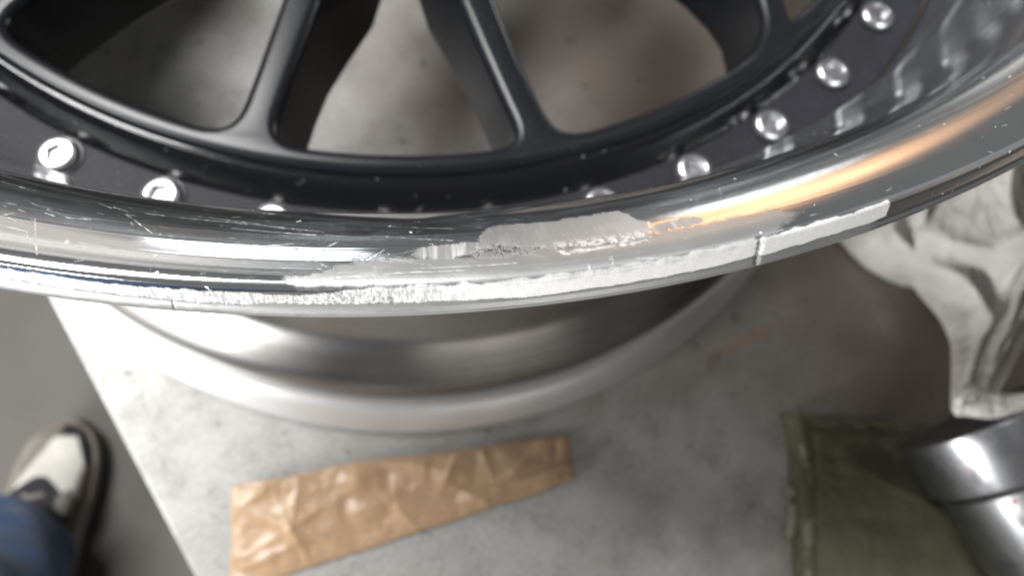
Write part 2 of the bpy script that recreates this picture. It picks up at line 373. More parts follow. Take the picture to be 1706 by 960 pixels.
LINES = [(-104.15, 89.85, -102.0, 92.95), (-100.7, 89.39, -99.3, 93.95), (-100.2, 88.34, -96.4, 88.58), (-96.4, 88.58, -93.1, 91.8), (-96.95, 90.43, -93.9, 91.46), (-96.6, 96.72, -95.75, 95.19), (-95.75, 95.19, -94.7, 93.95), (-94.75, 94.06, -93.9, 97.58), (-93.9, 97.58, -93.4, 99.17), (-93.8, 95.92, -93.2, 93.17), (-93.3, 95.92, -91.6, 97.91), (-91.6, 97.91, -90.0, 99.1), (-92.3, 98.08, -91.6, 95.37), (-103.1, 94.28, -102.1, 101.08), (-102.95, 97.16, -102.7, 98.65), (-104.15, 94.91, -103.9, 93.73), (-103.9, 94.91, -103.5, 95.55), (-92.0, 91.46, -89.25, 93.62), (-93.25, 95.92, -92.4, 96.98), (-92.4, 96.55, -90.6, 98.32), (-83.25, 101.83, -82.5, 102.49), (-98.3, 95.09, -94.8, 94.6), (-101.35, 87.64, -100.7, 88.58), (-101.95, 87.06, -101.4, 87.99), (-105.8, 85.39, -104.3, 86.47), (-91.55, 100.43, -88.85, 100.54), (-90.6, 99.67, -87.25, 99.91), (-93.05, 101.08, -90.4, 100.32), (-77.7, 92.49, -78.25, 97.33), (-78.55, 95.74, -78.0, 97.75), (-96.4, 88.58, -93.8, 90.31), (-98.4, 87.41, -96.2, 88.34), (-91.7, 88.23, -89.1, 90.08), (-94.15, 98.65, -93.9, 97.41), (-103.85, 96.81, -102.65, 97.16), (-103.05, 92.38, -102.7, 92.72), (-102.3, 92.72, -101.4, 92.03), (-84.35, 104.73, -84.05, 101.12), (-84.95, 101.61, -84.9, 103.43), (-73.15, 87.99, -73.3, 90.08), (-79.8, 90.31, -80.0, 93.17), (-99.25, 95.46, -98.25, 95.92), (-101.65, 97.66, -100.3, 97.99), ]

def seg_dist(u, s, a, b):
    dx, dy = b[0]-a[0], b[1]-a[1]; L = dx*dx+dy*dy+1e-12
    t = np.clip(((u-a[0])*dx+(s-a[1])*dy)/L, 0, 1)
    return np.hypot(u-a[0]-t*dx, s-a[1]-t*dy)
def poly_sdf(u, s, pts):
    d = np.full(u.shape, 1e9); ins = np.zeros(u.shape, bool); n = len(pts)
    for i in range(n):
        a, b = pts[i], pts[(i+1) % n]
        d = np.minimum(d, seg_dist(u, s, a, b))
        c = (a[1] > s) != (b[1] > s)
        with np.errstate(all='ignore'):
            x = (b[0]-a[0])*(s-a[1])/(b[1]-a[1]+1e-12)+a[0]
        ins ^= c & (u < x)
    return np.where(ins, d, -d)          # positive inside, mm
def build_lip():
    D = dense(60); sa = np.r_[0, np.cumsum(np.hypot(*np.diff(D, axis=0).T))]
    ss = np.r_[np.arange(0, 40, 2.0), np.arange(40, 78, 0.8), np.arange(78, sa[-1], 0.15), sa[-1]]
    pr = np.interp(ss, sa, D[:, 0]); pz = np.interp(ss, sa, D[:, 1])
    T = np.stack([np.gradient(pr, ss), np.gradient(pz, ss)], 1); T /= np.linalg.norm(T, axis=1)[:, None]
    Nr, Nz = -T[:, 1], T[:, 0]
    fine = np.arange(-113, -53, 0.034)
    coarse = np.arange(-53, 360-113, 0.9)
    th = np.r_[fine, coarse]; n, m = len(th), len(ss); nf = len(fine)
    U = (np.radians(th)*247.0)[:, None]*np.ones(m)[None, :]; Sg = np.ones(n)[:, None]*ss[None, :]
    wear = np.zeros((n, m)); raw = wear.copy(); scr = wear.copy(); pit = wear.copy(); disp = wear.copy()
    j0 = int(np.searchsorted(ss, 78))
    u = U[:nf, j0:]; s = Sg[:nf, j0:]; t = np.degrees(u/247.0)
    POLYS['sand'] = [(a, b+0.9 if b > 102 else b-1.1 if (a > -92.5 and b < 99) else b) for a, b in POLYS['sand']]
    PM = {k: [(math.radians(a)*247.0, b) for a, b in v] for k, v in POLYS.items()}
    wob = (fbm(u*0.9, s*0.9, 3)-0.5)*1.3 + (fbm(u*4, s*4, 9)-0.5)*0.5
    streak = fbm(u*3.2, s*0.35, 21)                 # lines across the rim
    lines = fbm(u*0.12, s*7.0, 33)                  # lines along the rim
    W = np.zeros_like(u); RW = W.copy(); SC = W.copy(); PT = W.copy(); DP = W.copy()
    sd = poly_sdf(u, s, PM['sand']) + wob*1.2
    a = sstep(-0.4, 1.0, sd)*(0.72+0.28*lines); W = np.maximum(W, a); DP += a*0.02*(lines-0.5)
    sd = poly_sdf(u, s, PM['scuffL']) + wob*1.6
    a = sstep(-0.2, 0.6, sd); SC = np.maximum(SC, 0.28*a*sstep(0.50, 0.75, fbm(u*0.7, s*5, 41))); W = np.maximum(W, a)
    sd = poly_sdf(u, s, PM['patch']) + wob*0.8
    a = sstep(-0.2, 0.6, sd); W = np.maximum(W, a); PATCH = a
    DP += a*(0.06 + 0.012*(streak-0.5)); SC = np.maximum(SC, a*(0.08*sstep(0.5, 0.75, streak)+0.20*sstep(-86.0, -82.4, t)*(0.5+0.5*fbm(u*0.9, s*0.7, 71))+0.45*sstep(95.6, 97.4, s)*sstep(-87.2, -85.5, t)*sstep(0.35, 0.65, fbm(u*2.5, s*2, 72))))
    for nm, amp in (('ridgeL', 0.085), ('ridgeR', 0.06)):
        sd = poly_sdf(u, s, PM[nm]) + wob*0.9 + 0.35*(vn(u*2.4, s*0.1, 59)-0.5)
        a = sstep(-0.15, 0.4, sd); W = np.maximum(W, a)
        rg = vn(u*1.3, s*0.08, 57); rg2 = vn(u*3.6, s*0.12, 58)
        DP += a*amp*(0.65*rg+0.35*rg2-0.6); SC = np.maximum(SC, a*0.55*sstep(0.5, 0.85, rg*0.6+rg2*0.4))
    sd = poly_sdf(u, s, PM['bandW']) + wob*0.9
    a = sstep(-0.1, 0.5, sd); SC = np.maximum(SC, a*0.6*sstep(0.35, 0.7, fbm(u*1.2, s*3, 77)))
    sd = poly_sdf(u, s, PM['pits']) + wob*1.5
    pn = fbm(u*1.5, s*2.6, 91); rd = np.abs(fbm(u*1.1, s*2.2, 93, 3)-0.5); a = sstep(-0.1, 0.3, sd)*np.maximum(sstep(0.075, 0.03, rd), sstep(0.56, 0.62, pn))
    PT = np.maximum(PT, a*0.95); DP -= a*0.015
    rim = sstep(-0.35, 0.0, sd)*(1-sstep(0.0, 0.35, sd)); SC = np.maximum(SC, rim*0.15*(1-PT))
    # bare bright band ground on the outer edge
    top = 104.05 - 1.35*sstep(-94.8, -91.6, t) - 0.25*sstep(-88, -80, t) + (fbm(u*0.5, u*0+3, 5)-0.5)*0.7
    bot = 106.75 + (fbm(u*0.35, u*0+9, 6)-0.5)*0.9 - 0.5*sstep(-98, -92, t)*(1-sstep(-90, -87, t))
    edge = ((vn(u*5, s*5, 12)-0.5)*0.22+(fbm(u*1.2, s*0+2, 14)-0.5)*0.35)*(1-0.6*sstep(-90, -86, t))
    b = sstep(-0.12, 0.12, s-top+edge)*sstep(-0.12, 0.12, bot-s+edge)*sstep(-0.05, 0.05, -73.55-t+0.07*(s-104)+edge*0.3)
    gran = fbm(u*3.6, s*3.2, 15); zone = sstep(-99.5, -95.5, t)*(1-sstep(-92.2, -90.8, t))
    holes = zone*sstep(0.52, 0.60, gran)
    RW = b*(1-0.40*holes)*(1-(0.08+0.30*(1-sstep(-91, -88, t)))*sstep(0.5, 0.36, fbm(u*4.5, s*0.8, 29))); PT = np.maximum(PT, b*holes*0.45*sstep(0.5, 0.7, vn(u*3, s*3, 18)))
    DP += b*((0.010+0.03*(1-sstep(-92, -88, t)))*(fbm(u*5, s*2, 19)-0.5) - 0.05*holes)
    # satin land below the bright band, dark grime at its left
    lw = sstep(-0.1, 0.3, s-bot)*(1-sstep(109.6, 110.2, s))*sstep(-0.3, 0.3, -73.8-t)
    W = np.maximum(W, lw*0.85); under = lw*(1-sstep(-92, -89, t)); PT = np.maximum(PT, under*(0.22+0.25*fbm(u*0.8, s*2.0, 24))+under*(1-sstep(-97, -94, t))*0.35*sstep(107.4, 108.2, s))
    grime = 0.8*lw*sstep(-101, -96, t)*(1-sstep(-91, -88, t))*sstep(0.25, 0.8, fbm(u*0.45, s*2.4, 23)); PT = np.maximum(PT, grime*0.7)
    # nick across the edge
    for tn, s0, s1, wd, dp in ((-78.75, 102.4, 109, 0.42, 0.55), (-91.35, 104.6, 106.4, 0.35, 0.3), (-98.3, 107, 109, 0.2, 0.2)):
        g = np.exp(-((u-math.radians(tn)*247-(s-105)*0.16-0.5*(vn(u*2, s*2, 44)-0.5))/wd)**2)*sstep(s0-0.3, s0+0.3, s)*(1-sstep(s1-0.3, s1+0.3, s))
        DP -= g*dp*0.6; PT = np.maximum(PT, g*0.32); RW *= (1-0.55*g)
    # fine turned ridges round the flange, worn away by the damage
    keep = (1-np.clip(W+RW, 0, 1))*(0.75-0.6*sstep(-88, -80, t))
    for sc, am, wd in ((97.9, 0.030, 0.16), (99.7, 0.035, 0.14), (100.9, 0.03, 0.12), (101.9, 0.02, 0.12), (91.6, 0.015, 0.25), (94.8, 0.018, 0.2)):
        DP += am*np.exp(-((s-sc)/wd)**2)*keep
    # scratches
    for q, (t0, s0, t1, s1) in enumerate(LINES):
        A = (math.radians(t0)*247, s0); B = (math.radians(t1)*247, s1)
        lo = np.searchsorted(fine, min(t0, t1)-0.4); hi = np.searchsorted(fine, max(t0, t1)+0.4)
        uu, s2 = u[lo:hi], s[lo:hi]
        d = seg_dist(uu, s2, A, B) + 0.12*(vn(uu*2, s2*2, 60+q)-0.5)
        wd = 0.045 + 0.055*hash2(np.array([q]), np.array([3]), 5)[0]
        g = np.exp(-(d/wd)**2)*(0.15+0.65*vn(uu*1.3, s2*1.3, 200+q))
        SC[lo:hi] = np.maximum(SC[lo:hi], g); DP[lo:hi] -= g*0.02
    rng = np.random.default_rng(11)
    for q in range(210):                             # small nicks all along, most of them left of the damage
        t0 = rng.uniform(-106, -60) if q < 70 else -106+20*rng.random()**0.9; s0 = rng.uniform(84, 103); L = rng.uniform(0.2, 1.5); an = rng.normal(0.1, 0.5)
        if rng.random() < 0.1: an += 1.57
        A = (math.radians(t0)*247, s0); B = (A[0]+L*math.cos(an), s0+L*math.sin(an)*0.6)
        lo = np.searchsorted(fine, t0-0.8); hi = np.searchsorted(fine, t0+0.8)
        d = seg_dist(u[lo:hi], s[lo:hi], A, B); g = np.exp(-(d/rng.uniform(0.04, 0.075))**2)*rng.uniform(0.1, 0.55)
        SC[lo:hi] = np.maximum(SC[lo:hi], g)
    SC *= (1-PT)
    wear[:nf, j0:] = W; raw[:nf, j0:] = RW; scr[:nf, j0:] = SC; pit[:nf, j0:] = PT; disp[:nf, j0:] = DP
    rr = (pr[None, :] + Nr[None, :]*disp)*1e-3; zz = (pz[None, :] + Nz[None, :]*disp)*1e-3 + ZT
    c, sn = np.cos(np.radians(th))[:, None], np.sin(np.radians(th))[:, None]
    # underside of the flange, without wear, joins back to the wall foot
    und = [(248.0,-2.4),(244.5,-3.4),(239,-6.2),(234.5,-11),(231.5,-17),(230.0,-26),(229.2,-45),(229.6,-50),(228.3,-55),(224,-62),(218.5,-78),(216.5,-88)]
    up_r = np.array([a for a, b in und])*1e-3; up_z = np.array([b for a, b in und])*1e-3+ZT
    k2 = len(und); mm = m+k2
    V = np.empty((n, mm, 3))
    V[:, :m, 0] = rr*c; V[:, :m, 1] = rr*sn; V[:, :m, 2] = zz
    V[:, m:, 0] = up_r[None, :]*c; V[:, m:, 1] = up_r[None, :]*sn; V[:, m:, 2] = up_z[None, :]
    i = np.arange(n)[:, None]; j = np.arange(mm)[None, :]; i2 = (i+1) % n; j2 = (j+1) % mm
    F = np.stack([i*mm+j, i2*mm+j, i2*mm+j2, i*mm+j2], -1).reshape(-1, 4)
    me = bpy.data.meshes.new('lip')
    me.vertices.add(n*mm); me.vertices.foreach_set('co', V.reshape(-1))
    me.loops.add(F.size); me.loops.foreach_set('vertex_index', F.reshape(-1).astype(np.int32))
    me.polygons.add(len(F)); me.polygons.foreach_set('loop_start', np.arange(0, F.size, 4, dtype=np.int32))
    me.update(calc_edges=True)
    for nm, A in (('wear', wear), ('raw', raw), ('scratch', scr), ('pit', pit), ('arc', Sg)):
        at = me.attributes.new(nm, 'FLOAT', 'POINT'); full = np.zeros((n, mm)); full[:, :m] = A
        if nm == 'arc': full[:, m:] = 120+np.arange(k2)[None, :]*3
        at.data.foreach_set('value', full.reshape(-1).astype(np.float32))
    return finish('lip', me, M['lip'], wheel, True, 0)
build_lip()

# rear barrel: bead seat, drop centre, rear flange standing on the bench
bp = [(0.2105, 0.1535), (0.2050, 0.140), (0.2010, 0.118), (0.2005, 0.098), (0.2045, 0.084), (0.2090, 0.074), (0.2102, 0.071), (0.2118, 0.0695), (0.2175, 0.062), (0.2225, 0.056), (0.2255, 0.052), (0.2268, 0.0485), (0.2262, 0.0455), (0.2236, 0.0435), (0.2238, 0.036), (0.2248, 0.0270), (0.2210, 0.0250),
      (0.2160, 0.025), (0.2150, 0.030), (0.2148, 0.044), (0.2120, 0.056), (0.2050, 0.068), (0.1990, 0.082), (0.1955, 0.098), (0.1955, 0.118), (0.1985, 0.138), (0.2010, 0.1450), (0.2080, 0.1480)]
rp = [(0.2220, 0.0250), (0.2264, 0.0245), (0.2284, 0.0238), (0.2299, 0.0224), (0.2315, 0.0203), (0.2332, 0.0174), (0.2350, 0.0140), (0.2364, 0.0112), (0.2376, 0.0088), (0.2384, 0.0070), (0.2380, 0.0052), (0.2362, 0.0042), (0.2338, 0.0020), (0.2325, 0.0006), (0.2310, 0.0006), (0.2295, 0.0060), (0.2262, 0.0080), (0.2192, 0.0100), (0.2165, 0.016), (0.2165, 0.0235)]
v, f = lathe(rp, 220); mesh_obj('rear_flange', v, f, M['rear'], wheel, sharp=45)
v, f = lathe(bp, 220); mesh_obj('barrel', v, f, M['barrel'], wheel, sharp=45)

# bolted flange of the black centre
wp = round_prof([(0.1845, ZB+0.0070), (0.1872, ZB+0.0078), (0.1895, ZB+0.0060), (0.1934, ZB+0.0008), (0.1948, ZB-0.0004), (0.1845, ZB-0.0010)], [0.0004, 0.0022, 0.003, 0.003, 0.0003, 0.0003], 6)
v, f = lathe(wp, 240); mesh_obj('ridge_wall', v, f, M['gloss'], wheel, sharp=60)
fp = round_prof([(0.1800, ZB-0.0014), (0.1942, ZB-0.0002), (0.1950, ZB), (0.2128, ZB), (0.2128, ZB-0.0105), (0.1800, ZB-0.0105)], [0.0002, 0.0002, 0.0002, 0.0008, 0.001, 0.001], 5)
v, f = lathe(fp, 240); mesh_obj('bolt_flange', v, f, M['flange'], wheel, sharp=50)

# spoked centre: one cast plate cut with rounded windows, split into ring, spokes and hub with shared normals
SPK = [-105.4, -79.4, -52.6] + [-27+25.4*k for k in range(11)]
def spoke_ang(k, r):
    """centre line of spoke k: A stands radial, its neighbours lean"""
    d = max(0.0, 0.74-r/0.25); a = SPK[k % len(SPK)]
    if k % len(SPK) == 1: a -= 12*d
    if k % len(SPK) == 2: a += 9*(1-math.exp(-d/0.08))
    return R(a)
NS = len(SPK)
def window_outline(k):
    ro, hw = 0.1834, 0.0023
    def side(kk, r, sgn):
        a = spoke_ang(kk, r); h = hw + 0.0012*max(0, (0.155-r))/0.09
        return Vector((r*math.cos(a)-sgn*h*math.sin(a), r*math.sin(a)+sgn*h*math.cos(a)))
    pts = []; rad = []
    RR = (0.070, 0.085, 0.10, 0.115, 0.13, 0.145, 0.157, 0.167)
    for r in RR: pts.append(side(k, r, 1)); rad.append(0.004 if r == 0.070 else 0)
    a1 = spoke_ang(k, ro)+hw/ro; a2 = spoke_ang(k+1, ro)-hw/ro
    if a2 < a1: a2 += 2*math.pi
    pts.append(Vector((ro*math.cos(a1), ro*math.sin(a1)))); rad.append(0.013)
    for t in np.linspace(0.17, 0.83, 13):
        a = a1+(a2-a1)*t; pts.append(Vector((ro*math.cos(a), ro*math.sin(a)))); rad.append(0)
    pts.append(Vector((ro*math.cos(a2), ro*math.sin(a2)))); rad.append(0.013)
    for r in reversed(RR): pts.append(side(k+1, r, -1)); rad.append(0.004 if r == 0.070 else 0)
    out = []; n = len(pts)
    for i, p in enumerate(pts):
        a, b = pts[i-1], pts[(i+1) % n]; r = rad[i]
        if r == 0: out.append(p); continue
        d1v, d2v = (a-p), (b-p)
        p1 = p+d1v.normalized()*min(r, d1v.length*0.9); p2 = p+d2v.normalized()*min(r, d2v.length*0.9)
        for q in range(9):
            t = q/8; out.append(p1*(1-t)**2+p*2*t*(1-t)+p2*t*t)
    return out
def circle_pts(r, n): return [Vector((r*math.cos(2*math.pi*i/n), r*math.sin(2*math.pi*i/n))) for i in range(n)]
def build_face():
    cu = bpy.data.curves.new('plate', 'CURVE'); cu.dimensions = '2D'; cu.fill_mode = 'BOTH'
    BV_ = 0.0030
    cu.extrude = 0.0125; cu.bevel_depth = BV_; cu.bevel_resolution = 6
    outs = [circle_pts(0.1872-BV_, 240), circle_pts(0.034, 60)] + [window_outline(k) for k in range(NS)]
    for pts in outs:
        sp = cu.splines.new('POLY'); sp.points.add(len(pts)-1); sp.use_cyclic_u = True
        for p, q in zip(sp.points, pts): p.co = (q.x, q.y, 0, 1)
    o = bpy.data.objects.new('plate', cu); COL.objects.link(o)
    dg = bpy.context.evaluated_depsgraph_get(); dg.update()
    me = bpy.data.meshes.new_from_object(o.evaluated_get(dg))
    bpy.data.objects.remove(o); bpy.data.curves.remove(cu)
    bm = bmesh.new(); bm.from_mesh(me); bmesh.ops.remove_doubles(bm, verts=bm.verts, dist=1e-6)
    # draft: the back of every wall stands a little further out than its front edge
    zc = ZB + 0.0098 - 0.0125 - BV_
    for vtx in bm.verts:
        # the webs flare towards their foot, most of all near the hub and on the inner sides of a pair
        c = vtx.co; r = math.hypot(c.x, c.y)
        if 0.066 < r < 0.1795:
            a = math.atan2(c.y, c.x); low = min(1.0, max(0.0, (0.013-c.z)/0.026))**1.2
            dif = [((a-spoke_ang(q, r)+math.pi) % (2*math.pi)-math.pi, q) for q in range(NS)]
            da, q = min(dif, key=lambda t: abs(t[0])); sg = 1 if da > 0 else -1
            inner = (q == 0 and sg > 0) or (q == 1 and sg < 0) or (q == 2 and sg < 0) or q > 2
            push = low*(0.0012+({0: 0.0075, 1: 0.005, 2: 0.001}.get(q, 0.004) if inner else 0.002)*min(1, max(0, (0.150-r)/0.034))**1.3)
            fade = min(1, (0.1795-r)/0.006)
            c.x += -math.sin(a)*sg*push*fade; c.y += math.cos(a)*sg*push*fade
        vtx.co.z += zc
    for fc in bm.faces: fc.smooth = True
    for e in bm.edges:
        if len(e.link_faces) == 2 and e.calc_face_angle() > R(50): e.smooth = False
    bm.to_mesh(me); bm.free()
    nl = len(me.loops); cn = np.empty(nl*3, np.float32); me.corner_normals.foreach_get('vector', cn); cn = cn.reshape(-1, 3)
    sets = {}
    for p in me.polygons:
        c = p.center; r = math.hypot(c.x, c.y); a = math.degrees(math.atan2(c.y, c.x))
        span = max(math.hypot(*me.vertices[i].co.xy) for i in p.vertices) - min(math.hypot(*me.vertices[i].co.xy) for i in p.vertices)
        key = 'centre_ring'
        if r < 0.072 : key = 'hub'
        elif r < 0.168 : key = ('spoke', min(range(NS), key=lambda q: abs((math.radians(a)-spoke_ang(q, r)+math.pi) % (2*math.pi)-math.pi)))
        sets.setdefault(key, []).append(p.index)
    for key, idx in sets.items():
        vm = {}; vs = []; fs = []; nn = []
        for pi in idx:
            p = me.polygons[pi]; fc = []
            for li in p.loop_indices:
                vi = me.loops[li].vertex_index
                if vi not in vm: vm[vi] = len(vs); vs.append(me.vertices[vi].co[:])
                fc.append(vm[vi]); nn.append(tuple(cn[li]))
            fs.append(fc)
        nm = key if isinstance(key, str) else 'spoke'
        m2 = bpy.data.meshes.new(nm); m2.from_pydata(vs, [], fs); m2.update(); m2.shade_smooth()
        m2.normals_split_custom_set(nn); m2.materials.append(M['black'])
        link(bpy.data.objects.new(nm, m2), wheel)
build_face()

# bolts: domed hex socket heads, each on a dark ring painting its contact shadow
def bolt_mesh():
    n = 36; rows = []
    prof = [(0.0057, 0.0), (0.0060, 0.0004), (0.0060, 0.0010), (0.0057, 0.0017), (0.0050, 0.0024), (0.0042, 0.0027), (0.0036, 0.0027), (0.00335, 0.0025)]
    vs = []; fs = []
    for r, z in prof:
        for i in range(n): vs.append((r*math.cos(2*math.pi*i/n), r*math.sin(2*math.pi*i/n), z))
    for r, z in ((0.0030, 0.0024), (0.0029, 0.0008)):
        for i in range(n):
            a = 2*math.pi*i/n; h = r*math.cos(math.pi/6)/math.cos((a % (math.pi/3))-math.pi/6)
            vs.append((h*math.cos(a), h*math.sin(a), z))
    m = len(prof)+2
    for q in range(m-1):
        for i in range(n):
            j = (i+1) % n; fs.append((q*n+i, q*n+j, (q+1)*n+j, (q+1)*n+i))
    vs.append((0, 0, 0.0013)); c = len(vs)-1
    for i in range(n): fs.append(((m-1)*n+i, (m-1)*n+(i+1) % n, c))
    return vs, fs
bv, bf = bolt_mesh()
wv, wf = lathe(round_prof([(0.0050, 0.0), (0.0067, 0.0), (0.0067, 0.0008), (0.0050, 0.0008)], 0.0003, 2), 32)
NB = 40; PH = -2.102; bolt0 = shade_ring0 = None
for k in range(NB):
    a = PH + k*2*math.pi/NB
    if bolt0 is None:
        bolt0 = mesh_obj('bolt', bv, bf, M['bolt'], wheel, sharp=32); shade_ring0 = mesh_obj('shade_ring', wv, wf, M['shade_ring'], bolt0, sharp=40)
        b, shade_copy = bolt0, shade_ring0
    else:
        b = bolt0.copy(); link(b, wheel); shade_copy = shade_ring0.copy(); link(shade_copy, b)
    b.location = (0.2008*math.cos(a), 0.2008*math.sin(a), ZB+0.0004); b.rotation_euler = (0, 0, a*3.7); b.scale = (0.95, 0.95, 0.75)
    shade_copy.location = (0, 0, -0.0006)
# hub bore collar
v, f = lathe(round_prof([(0.0345, ZB-0.012), (0.042, ZB-0.012), (0.042, ZB+0.016), (0.0345, ZB+0.016)], 0.002, 3), 60); mesh_obj('hub_collar', v, f, M['black'], wheel)

# ------------------------------------------------------------------ kraft paper strip
def build_paper():
    X = np.array([-0.0965, -0.075, -0.042, 0.007, 0.040, 0.0625])
    topY = np.array([-0.2550, -0.2538, -0.2490, -0.2477, -0.2452, -0.2438]); botY = np.array([-0.3035, -0.2965, -0.2895, -0.2785, -0.2710, -0.2655])
    nu, nv_ = 220, 70
    u = np.linspace(0, 1, nu)[:, None]*np.ones(nv_); v = np.ones(nu)[:, None]*np.linspace(0, 1, nv_)
    x = X[0]+(X[-1]-X[0])*u
    ty = np.interp(x, X, topY)+0.0006*(fbm(u*9, u*0, 2)-0.5); by = np.interp(x, X, botY)+0.0008*(fbm(u*8, u*0+4, 3)-0.5)
    y = ty+(by-ty)*v
    x = x + 0.0008*(v-0.5) + 0.0006*np.sin(v*9)*(u-0.5)
    U = x*1000; V = y*1000
    h = np.zeros_like(x)
    rngs = [(-70, -276, 28, 8, 2.4), (-70, -276, -62, 7, 2.0), (-70, -276, 82, 5, 1.6), (-70, -276, 155, 9, 2.2), (-66, -277, -25, 6, 1.6), (-30, -268, 15, 7, 1.6), (-22, -272, -48, 6, 1.4), (0, -262, 62, 6, 1.5), (8, -266, -30, 7, 1.5), (22, -258, 110, 5, 1.3), (28, -264, 38, 8, 1.6), (-88, -262, 35, 5, 1.9), (-86, -290, 20, 6, 1.6), (-48, -258, 12, 5, 1.3), (-10, -254, -12, 5, 1.1)]
    for cx, cy, an, wd, am in rngs:                  # creases: sharp ridge lines that die out along their length
        a = R(an); dx, dy = U-cx, V-cy
        al = dx*math.cos(a)+dy*math.sin(a); ac = -dx*math.sin(a)+dy*math.cos(a)
        h += am*np.exp(-np.abs(ac)/(wd*0.42))*np.exp(-np.abs(al-7)/11.0)
    c = vn(U*0.11, V*0.11, 5); c2 = vn(U*0.22+3, V*0.22, 8)
    h += 2.2*np.abs(vn(U*0.055+U*0, V*0.07, 5)-0.5) + 1.6*np.abs(vn(U*0.10+3, V*0.10, 8)-0.5) + 0.5*np.abs(c2-0.5)
    # lower right edge folded up and over
    fold = sstep(0.55, 0.85, u); e = (1-v)*(ty-by)*1000
    h += fold*2.6*np.exp(-((e-7.5)/2.0)**2) + fold*0.8*sstep(6.5, 4.5, e)
    h *= 0.35+0.65*np.minimum(1, np.minimum(np.minimum(u*40, (1-u)*40), np.minimum(v*12, (1-v)*12)))
    z = 0.0012+h*1e-3*0.95
    vs = np.stack([x, y, z], -1).reshape(-1, 3); fs = [(i*nv_+j, i*nv_+j+1, (i+1)*nv_+j+1, (i+1)*nv_+j) for i in range(nu-1) for j in range(nv_-1)]
    o = mesh_obj('paper_strip', vs, fs, M['paper'], None, sharp=0)
    o.modifiers.new('thickness', 'SOLIDIFY').thickness = 0.0002
    return tag(o, 'crinkled strip of shiny brown kraft paper lying on the grey bench', 'paper')
build_paper()

# ------------------------------------------------------------------ olive towel
def build_towel():
    O = np.array([0.1745, -0.2405]); eu = np.array([0.991, -0.13]); ev = np.array([-0.135, -0.991])
    n = 150; L1, L2 = 0.21, 0.17
    u = np.linspace(0, 1, n)[:, None]*np.ones(n)*L1; v = np.ones(n)[:, None]*np.linspace(0, 1, n)*L2
    wl = 0.0016*(fbm(v*60, v*0, 5)-0.5)*2+0.0014*np.sin(v*70); wt = 0.0016*(fbm(u*50, u*0, 6)-0.5)*2
    x = O[0]+eu[0]*(u+wl)+ev[0]*(v+wt); y = O[1]+eu[1]*(u+wl)+ev[1]*(v+wt)
    d = np.minimum(np.minimum(u, L1-u), np.minimum(v, L2-v))*1000
    h = 9.0*np.sqrt(np.clip(1-(1-np.clip(d/5.0, 0, 1))**2, 0, 1))
    dl = np.minimum(u, v)*1000
    h -= 2.2*np.exp(-((dl-8.5)/1.3)**2)              # sewn line along the hem
    h += 3.0*(fbm(u*45, v*45, 11)-0.5) + 1.2*(fbm(u*160, v*160, 12)-0.5) + 0.9*(vn(u*650, v*650, 13)-0.5)
    a = R(-14); ac = (u-0.02)*math.sin(a)+(v-0.03)*math.cos(a)+0.004*np.sin(u*60); h += 3.0*np.exp(-np.abs(ac)/0.006)*sstep(0, 0.03, u)
    ac = (v-0.055)+0.15*(u-0.03)+0.003*np.sin(u*80); h -= 2.0*np.exp(-(ac/0.004)**2)
    h = np.maximum(h, 0)*np.where(d <= 0.001, 0, 1)
    z = 0.0008+h*1e-3
    root = thing('towel', 'folded olive green towel under the steel cylinder at the lower right', 'towel', (0, 0, 0))
    vs = np.stack([x, y, z], -1).reshape(-1, 3); fs = [(i*n+j, i*n+j+1, (i+1)*n+j+1, (i+1)*n+j) for i in range(n-1) for j in range(n-1)]
    mesh_obj('terry_cloth', vs, fs, M['towel'], root, sharp=0)
    # paler bound edge, running down the left side and along the top
    def edge(pts, r, name, mat):
        bm = bmesh.new(); rings = []
        for i, p in enumerate(pts):
            t = (Vector(pts[min(i+1, len(pts)-1)])-Vector(pts[max(i-1, 0)])).normalized(); s = t.cross(Vector((0, 0, 1))).normalized()
            rings.append([bm.verts.new(Vector(p)+s*r*math.cos(q*math.pi/5)*1.0+Vector((0, 0, 1))*r*0.75*math.sin(q*math.pi/5)) for q in range(10)])
        for a_, b_ in zip(rings, rings[1:]):
            for q in range(10): bm.faces.new((a_[q], a_[(q+1) % 10], b_[(q+1) % 10], b_[q]))
        bm.faces.new(rings[0]); bm.faces.new(rings[-1][::-1])
        bmesh.ops.recalc_face_normals(bm, faces=bm.faces)
        bm_obj(name, bm, mat, root, sharp=0)
    def P(uu, vv, z): q = O+eu*uu+ev*vv; return (q[0], q[1], z)
    edge([P(0.0045+0.0018*math.sin(t*9)+0.0012*t, 0.001+0.165*t, 0.0078) for t in np.linspace(0, 1, 40)], 0.0023, 'hem_edge', M['hem'])
    edge([P(0.006+0.15*t, 0.0035+0.0012*math.sin(t*11), 0.0072) for t in np.linspace(0, 1, 40)], 0.0020, 'hem_edge', M['hem'])
    # small beige loop of tape poking out of the left side
    edge([P(-0.0005, 0.038+0.004*t, 0.004+0.001*math.sin(t*3)) for t in np.linspace(0, 1, 8)], 0.0022, 'hanging_loop', M['tape'])
    edge([P(0.0005-0.0035*t, 0.046+0.015*t, 0.0045) for t in np.linspace(0, 1, 10)], 0.0021, 'hanging_loop', M['tape'])
build_towel()

